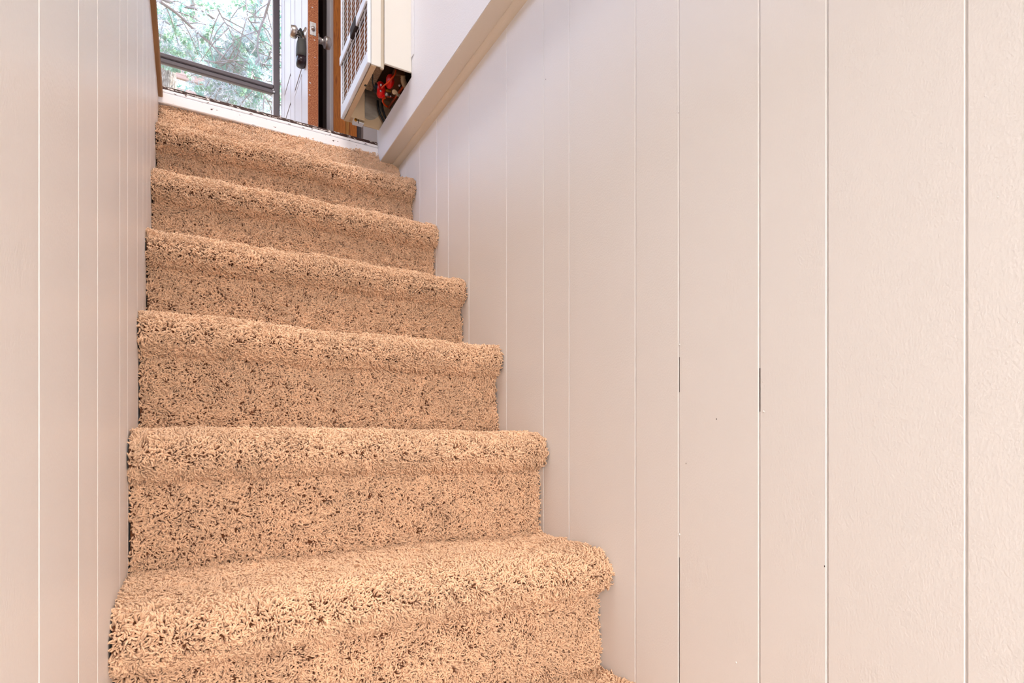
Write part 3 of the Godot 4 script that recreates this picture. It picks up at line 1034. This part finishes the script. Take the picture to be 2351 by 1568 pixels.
	slab(st, xf + 0.015, 0.620, y0 + 0.131, y0 + 0.14, d0 + 0.005, d1 - 0.006)
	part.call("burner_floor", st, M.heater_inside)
	# gas valve: two red castings
	var yv := y0 + 0.055
	var v1 := on_y(873, 206, yv)
	st = tool()
	lump(st, v1, Vector3(0.0135, 0.024, 0.020), 3)
	box(st, v1 + Vector3(-0.004, 0.004, 0.002), Vector3(0.018, 0.030, 0.024), 0.005, Basis(Vector3(0, 1, 0), 0.4))
	box(st, v1 + Vector3(0.004, -0.012, 0.0), Vector3(0.014, 0.022, 0.016), 0.004, Basis(Vector3(0, 0, 1), 0.5))
	var valve: MeshInstance3D = part.call("gas_valve", st, M.valve_red, "bright red gas valve casting")
	for k in [[875, 195], [874, 209], [868, 217]]:
		st = tool()
		lathe(st, on_y(k[0], k[1], yv - 0.012), Vector3(-0.2, -0.4, 0.9), [[-0.01, 0.0032], [0.004, 0.0030], [0.005, 0.0]], 8)
		obj("bolt", st, M.steel, valve)
	var v2 := on_y(895, 187, yv)
	st = tool()
	lump(st, v2, Vector3(0.0115, 0.020, 0.018), 5)
	box(st, v2 + Vector3(0.001, 0.010, 0), Vector3(0.012, 0.020, 0.018), 0.004, Basis(Vector3(0, 1, 0), 0.3))
	part.call("gas_regulator", st, M.valve_red, "bright red regulator beside the valve")
	st = tool()
	lathe(st, v1 + Vector3(-0.004, 0.0, 0.0), Vector3(-1, 0.2, -0.2), [[0.0, 0.014], [0.014, 0.014], [0.015, 0.0]], 16)
	part.call("valve_cap", st, M.black_rubber)
	st = tool()
	tube(st, smooth_path([on_y(909, 162, yv + 0.02), on_y(905, 173, yv - 0.005), on_y(893, 187, yv - 0.022), on_y(881, 197, yv - 0.018), on_y(877, 202, yv - 0.012)]), 0.0022, 7)
	part.call("wire", st, M.wire_orange, "orange wire")
	st = tool()
	tube(st, smooth_path([on_y(884, 225, yv), on_y(879, 229, yv - 0.008), on_y(880, 236, yv - 0.008), on_y(886, 243, yv - 0.004), on_y(893, 246, yv)]), 0.0028, 7)
	part.call("wire", st, M.wire_orange, "orange loop of wire")
	st = tool()
	lathe(st, on_y(884, 205, yv), on_y(898, 210, yv) - on_y(884, 205, yv), [[0, 0.0038], [0.004, 0.0038], [0.0041, 0.006], [0.011, 0.006], [0.0111, 0.0042], [0.018, 0.0042], [0.0181, 0.0]], 10)
	part.call("fitting", st, M.brass, "small brass gas fitting")
	st = tool()
	lathe(st, on_y(884, 213, yv + 0.005), on_y(895, 219, yv + 0.005) - on_y(884, 213, yv + 0.005), [[0, 0.0], [0.0005, 0.007], [0.016, 0.007], [0.0165, 0.0]], 12)
	part.call("fitting", st, M.steel, "small steel cylinder")
	# corrugated gas hose
	st = tool()
	var hose := smooth_path([on_y(925, 173, yv + 0.01), on_y(926, 185, yv), on_y(930, 197, yv - 0.004), on_y(935, 204, yv)], 12)
	var rr := []
	for k in hose.size():
		rr.append(0.0085 if k % 3 == 0 else 0.0062)
	tube(st, hose, rr, 12)
	part.call("gas_hose", st, M.beige_plastic, "pale corrugated gas hose")
	# burner box with its copper tube and clamp
	var b0 := on_y(893, 236, yv + 0.012)
	var b1 := on_y(919, 176, yv + 0.012)
	st = tool()
	var bdir := (b1 - b0)
	box(st, (b0 + b1) / 2.0 + Vector3(-0.002, 0.012, 0), Vector3(0.034, 0.020, bdir.length()), 0.003, Basis(Vector3(0, 1, 0), atan2(bdir.x, bdir.z)))
	part.call("burner_box", st, M.brown_metal)
	st = tool()
	tube(st, [on_y(893, 247, yv - 0.01), on_y(909, 224, yv - 0.01), on_y(926, 198, yv - 0.006)], 0.0042, 9)
	part.call("copper_tube", st, M.copper, "copper gas tube")
	st = tool()
	tube(st, smooth_path([on_y(904, 208, yv - 0.014), on_y(909, 211, yv - 0.018), on_y(912, 217, yv - 0.02), on_y(917, 219, yv - 0.016)]), 0.0042, 8)
	lathe(st, on_y(905, 211, yv - 0.018), Vector3(-0.3, -0.6, 0.7), [[-0.004, 0.0065], [0.003, 0.0065], [0.0032, 0.0]], 12)
	part.call("clamp", st, M.beige_plastic, "pale hooked clamp")
	for k in [[917, 196, 4], [905, 243, 3], [900, 251, 3], [921, 202, 3], [897, 221, 3]]:
		st = tool()
		lathe(st, on_y(k[0], k[1], yv - 0.006), Vector3(-0.3, -0.6, 0.7), [[-0.006, k[2] * 0.0009], [0.002, k[2] * 0.0009], [0.0025, 0.0]], 8)
		part.call("bolt", st, M.steel)
	st = tool()
	tube(st, [on_y(888, 222, yv - 0.002), on_y(905, 224, yv - 0.002)], 0.002, 7)
	part.call("rod", st, M.copper)
	# black hoses against the far wall
	for a in [[[867, 231], [868, 245], [873, 262], [882, 280]], [[877, 236], [878, 247], [882, 262], [887, 275]]]:
		st = tool()
		var pts := []
		for q in a:
			pts.append(on_d(q[0], q[1], d1 - 0.022))
		tube(st, smooth_path(pts), 0.0035, 8)
		part.call("rubber_hose", st, M.black_rubber, "thin black hose")
	# bead chain behind the lip
	st = tool()
	for k in 16:
		var t := k / 15.0
		var q := on_y(lerpf(856, 862, t) - 3.0 * sin(t * PI), lerpf(172, 212, t), y0 + 0.02)
		lump(st, q, Vector3(0.0019, 0.0019, 0.0019), 0)
	part.call("bead_chain", st, M.black_rubber, "dark bead chain")

# a small rounded casting
func lump(st: SurfaceTool, c: Vector3, r: Vector3, dents: int):
	st.set_smooth_group(0)
	var rows := 8
	var cols := 12
	var p := func(i: int, j: int) -> Vector3:
		var a := PI * i / rows
		var b := TAU * j / cols
		var k := 1.0 + (0.14 * sin(dents * b) * sin(a) if dents > 0 else 0.0)
		return c + Vector3(sin(a) * cos(b) * r.x * k, cos(a) * r.y, sin(a) * sin(b) * r.z * k)
	for i in rows:
		for j in cols:
			quad(st, p.call(i, j), p.call(i, j + 1), p.call(i + 1, j + 1), p.call(i + 1, j), c)
	st.set_smooth_group(-1)

# ---------------------------------------------------------------- outdoors
func outdoors():
	var st := SurfaceTool.new()
	st.begin(Mesh.PRIMITIVE_TRIANGLES)
	st.set_smooth_group(0)
	var bumps := noise(0.35, FastNoiseLite.TYPE_SIMPLEX_SMOOTH, 3, 60)
	var ground := func(x: float, d: float) -> float:
		return 0.82 + 2.35 * smoothstep(4.0, 7.0, d) + 0.06 * maxf(0.0, d - 7.0) + 0.12 * bumps.get_noise_2d(x * 3.0, d * 3.0) * smoothstep(3.6, 4.6, d)
	for ix in 40:
		for id in 40:
			var x := -14.0 + ix * 0.75
			var d := 3.53 + id * 0.5
			var q := []
			for e in [[0, 0], [1, 0], [1, 1], [0, 1]]:
				var xx: float = x + e[0] * 0.75
				var dd: float = d + e[1] * 0.5
				q.append(at(xx, ground.call(xx, dd), dd))
			quad(st, q[0], q[1], q[2], q[3], q[0] - Vector3(0, 5, 0))
	struct(obj("ground", st, M.soil), "rising bank of soil and grass outside the storm door", "ground")
	# fence along the top of the bank
	var fence := thing("garden_fence", "weathered brown board fence with a white post on the bank", "fence", at(0.6, ground.call(0.6, 7.3), 7.3))
	var o := -fence.position
	for k in 4:
		st = tool()
		slab(st, -3.0, 5.0, 3.30 + k * 0.24, 3.44 + k * 0.24, 7.28 - 0.01 * (k % 2), 7.31, 0.006)
		obj("fence_board", st, M.fence_wood if k != 2 else M.fence_wood, fence).position = o
	for k in 5:
		var x := -2.6 + k * 1.72
		st = tool()
		slab(st, x, x + 0.10, ground.call(x, 7.36) - 0.3, 4.25, 7.315, 7.40, 0.008)
		obj("fence_post", st, M.fence_wood, fence).position = o
	st = tool()
	var wp := on_d(535, 245, 6.9)
	box(st, Vector3(wp.x, wp.y - 0.25, wp.z), Vector3(0.09, 0.9, 0.09), 0.008)
	var post := obj("garden_post", st, M.fence_white)
	tag(post, "short white post standing on the bank before the fence", "post")
	# pine with a thick trunk beside the door, and its boughs across the glass
	var tree := thing("conifer_tree", "conifer with thick grey trunk and long bare boughs outside the glass", "tree", at(-0.22, ground.call(-0.22, 6.0), 6.0))
	o = -tree.position
	st = tool()
	var tp := []
	var tr := []
	for k in 14:
		var y := 1.6 + k * 0.55
		tp.append(at(-0.215 + 0.02 * sin(k * 0.9), y, 6.0 + 0.02 * cos(k * 1.3)))
		tr.append(0.135 - 0.006 * k + 0.05 * exp(-k * 0.9))
	tube(st, tp, tr, 18)
	obj("trunk", st, M.bark, tree).position = o
	var boughs := [
		[[[368, -4], [395, 6], [414, 14], [455, 22], [494, 44], [521, 63], [560, 80]], 5.2, 0.022],
		[[[368, 4], [405, 30], [449, 71], [485, 102], [521, 138], [560, 170], [592, 191]], 5.0, 0.020],
		[[[470, 139], [494, 144], [515, 145], [535, 136], [550, 118], [562, 105]], 4.9, 0.013],
		[[[622, -20], [619, 0], [607, 40], [594, 77], [592, 120], [602, 151]], 4.7, 0.018],
		[[[500, 20], [513, 45], [525, 64], [540, 100]], 4.9, 0.009],
		[[[565, 0], [567, 30], [575, 50], [600, 52]], 4.8, 0.010],
		[[[578, 165], [585, 180], [592, 195], [610, 225], [625, 250]], 4.6, 0.010],
		[[[370, 40], [390, 55], [410, 58], [430, 50]], 5.4, 0.015],
		[[[520, 138], [522, 165], [530, 190], [533, 215]], 5.0, 0.009],
		[[[602, 151], [612, 140], [622, 120], [630, 90]], 4.7, 0.008],
	]
	var tips := []
	for b in boughs:
		var pts := []
		for q in b[0]:
			pts.append(on_d(q[0], q[1], b[1] + rng.randf_range(-0.1, 0.1)))
		var path := smooth_path(pts, 5)
		var radii := []
		for k in path.size():
			radii.append(b[2] * lerpf(0.62, 0.22, float(k) / path.size()))
			if k % 2 == 0:
				tips.append(path[k])
		st = tool()
		tube(st, path, radii, 7)
		for k in range(2, path.size() - 1, 2):   # side twigs
			var to: Vector3 = (path[k + 1] - path[k - 1]).normalized()
			var off := to.rotated(Vector3(0, 0, 1), rng.randf_range(0.4, 1.3) * (1.0 if k % 4 == 0 else -1.0))
			var long := rng.randf_range(0.12, 0.34)
			var droop := Vector3(0, -0.08, rng.randf_range(-0.1, 0.1))
			tube(st, [path[k], path[k] + off * long * 0.5 + droop * 0.25, path[k] + off * long + droop], [0.0045, 0.0035, 0.002], 5)
		obj("bough", st, M.twig, tree).position = o
	# sprays of needles: on the boughs, and in the crowns further off
	for kind in 3:
		var spray := needle_spray(kind)
		var spots := []
		for p in tips:
			for n in (4 if kind == 2 else 1):
				spots.append([p + Vector3(rng.randf_range(-0.12, 0.12), rng.randf_range(-0.14, 0.14), rng.randf_range(-0.6, -0.05)), rng.randf_range(0.6, 1.15)])
		obj_many("needle_foliage", spray, M["leaf%d" % kind], spots, tree, o)
	for t in [[at(-1.3, 0, 9.5), "loose green conifer standing behind the thick grey trunk", 1.7], [at(1.0, 0, 10.5), "pale green conifer standing behind the board fence", 1.9], [at(3.4, 0, 9.0), "dense green conifer at the far end of the board fence", 1.7], [at(0.1, 0, 14.0), "tall hazy conifer rising beyond the other trees", 2.6]]:
		var base: Vector3 = t[0]
		base.y = EYE + ground.call(base.x, -base.z) - 0.1
		var other := thing("conifer_tree", t[1], "tree", base)
		st = tool()
		tube(st, [Vector3.ZERO, Vector3(0.03, 2.5, 0), Vector3(0, 5.0, 0.04), Vector3(0.02, 8.0, 0)], [0.15, 0.12, 0.08, 0.02], 10)
		obj("trunk", st, M.bark, other)
		for kind in 3:
			var spots := []
			for n in 170:
				var h := rng.randf_range(0.4, 8.0)
				var r: float = t[2] * (1.0 - h / 9.5) * sqrt(rng.randf())
				var a := rng.randf() * TAU
				spots.append([Vector3(cos(a) * r, h - 0.2 * r, sin(a) * r), rng.randf_range(1.3, 2.6)])
			obj_many("needle_foliage", needle_spray(kind), M["leaf%d" % kind], spots, other, Vector3.ZERO)
	# leafy shrubs on the bank
	for s in [[0.14, 5.7, 0.34, "small leafy shrub low on the bank near the trunk"], [0.05, 6.85, 0.25, "smallest leafy shrub close under the fence behind the trunk"], [0.92, 5.7, 0.42, "larger leafy shrub low on the bank beside the open door"], [0.55, 6.1, 0.38, "leafy shrub halfway down the bank before the white post"], [1.6, 6.3, 0.5, "broad leafy shrub at the clear end of the bank"], [-1.1, 6.5, 0.5, "broad leafy shrub on the bank behind the trunk side"]]:
		var base := at(s[0], ground.call(s[0], s[1]), s[1])
		var shrub := thing("shrub", s[3], "shrub", base)
		shrub.set_meta("group", "shrubs on the bank")
		st = tool()
		for k in 4:
			var a := k * 1.7
			tube(st, [Vector3(0, -0.05, 0), Vector3(cos(a), 1.2, sin(a)) * s[2] * 0.7], [0.012, 0.005], 6)
		obj("stems", st, M.twig, shrub)
		for kind in 2:
			var spots := []
			for n in 60:
				var v: Vector3 = Vector3(rng.randfn(), rng.randfn(), rng.randfn()).normalized() * s[2] * pow(rng.randf(), 0.4)
				spots.append([v + Vector3(0, s[2] * 0.9, 0), rng.randf_range(0.6, 1.1)])
			obj_many("foliage", needle_spray(kind), M["leaf%d" % kind], spots, shrub, Vector3.ZERO)

var sprays := {}
func needle_spray(kind: int) -> ArrayMesh:
	if sprays.has(kind):
		return sprays[kind]
	var r := RandomNumberGenerator.new()
	r.seed = 300 + kind
	var st := SurfaceTool.new()
	st.begin(Mesh.PRIMITIVE_TRIANGLES)
	st.set_smooth_group(-1)
	var stem := Vector3(0.16, 0, 0)
	for n in 46:
		var t := r.randf()
		var p := stem * t + Vector3(r.randf_range(-0.01, 0.01), r.randf_range(-0.01, 0.01), r.randf_range(-0.01, 0.01))
		var dir := Vector3(r.randf_range(0.1, 1.0), r.randf_range(-0.8, 0.8), r.randf_range(-0.8, 0.8)).normalized()
		var long := r.randf_range(0.03, 0.06) if kind != 1 else r.randf_range(0.02, 0.035)
		var wide := dir.cross(Vector3(r.randf_range(-1, 1), r.randf_range(-1, 1), r.randf_range(-1, 1))).normalized() * (0.0028 if kind == 2 else (0.011 if kind == 1 else 0.0055))
		st.add_vertex(p)
		st.add_vertex(p + dir * long * 0.5 + wide)
		st.add_vertex(p + dir * long)
		st.add_vertex(p)
		st.add_vertex(p + dir * long)
		st.add_vertex(p + dir * long * 0.5 - wide)
	tube(st, [Vector3.ZERO, stem], [0.0022, 0.001], 4)
	st.generate_normals()
	sprays[kind] = st.commit()
	return sprays[kind]

func obj_many(called: String, mesh: Mesh, m: Material, spots: Array, parent: Node3D, offset: Vector3):
	var mm := MultiMesh.new()
	mm.transform_format = MultiMesh.TRANSFORM_3D
	mm.mesh = mesh
	mm.instance_count = spots.size()
	for n in spots.size():
		var turn := Basis.from_euler(Vector3(rng.randf() * TAU, rng.randf() * TAU, rng.randf() * TAU))
		mm.set_instance_transform(n, Transform3D(turn.scaled(Vector3.ONE * spots[n][1]), spots[n][0]))
	var o := MultiMeshInstance3D.new()
	o.multimesh = mm
	o.material_override = m
	put(called, o, parent)
	o.position = offset
	o.set_meta("kind", "stuff")
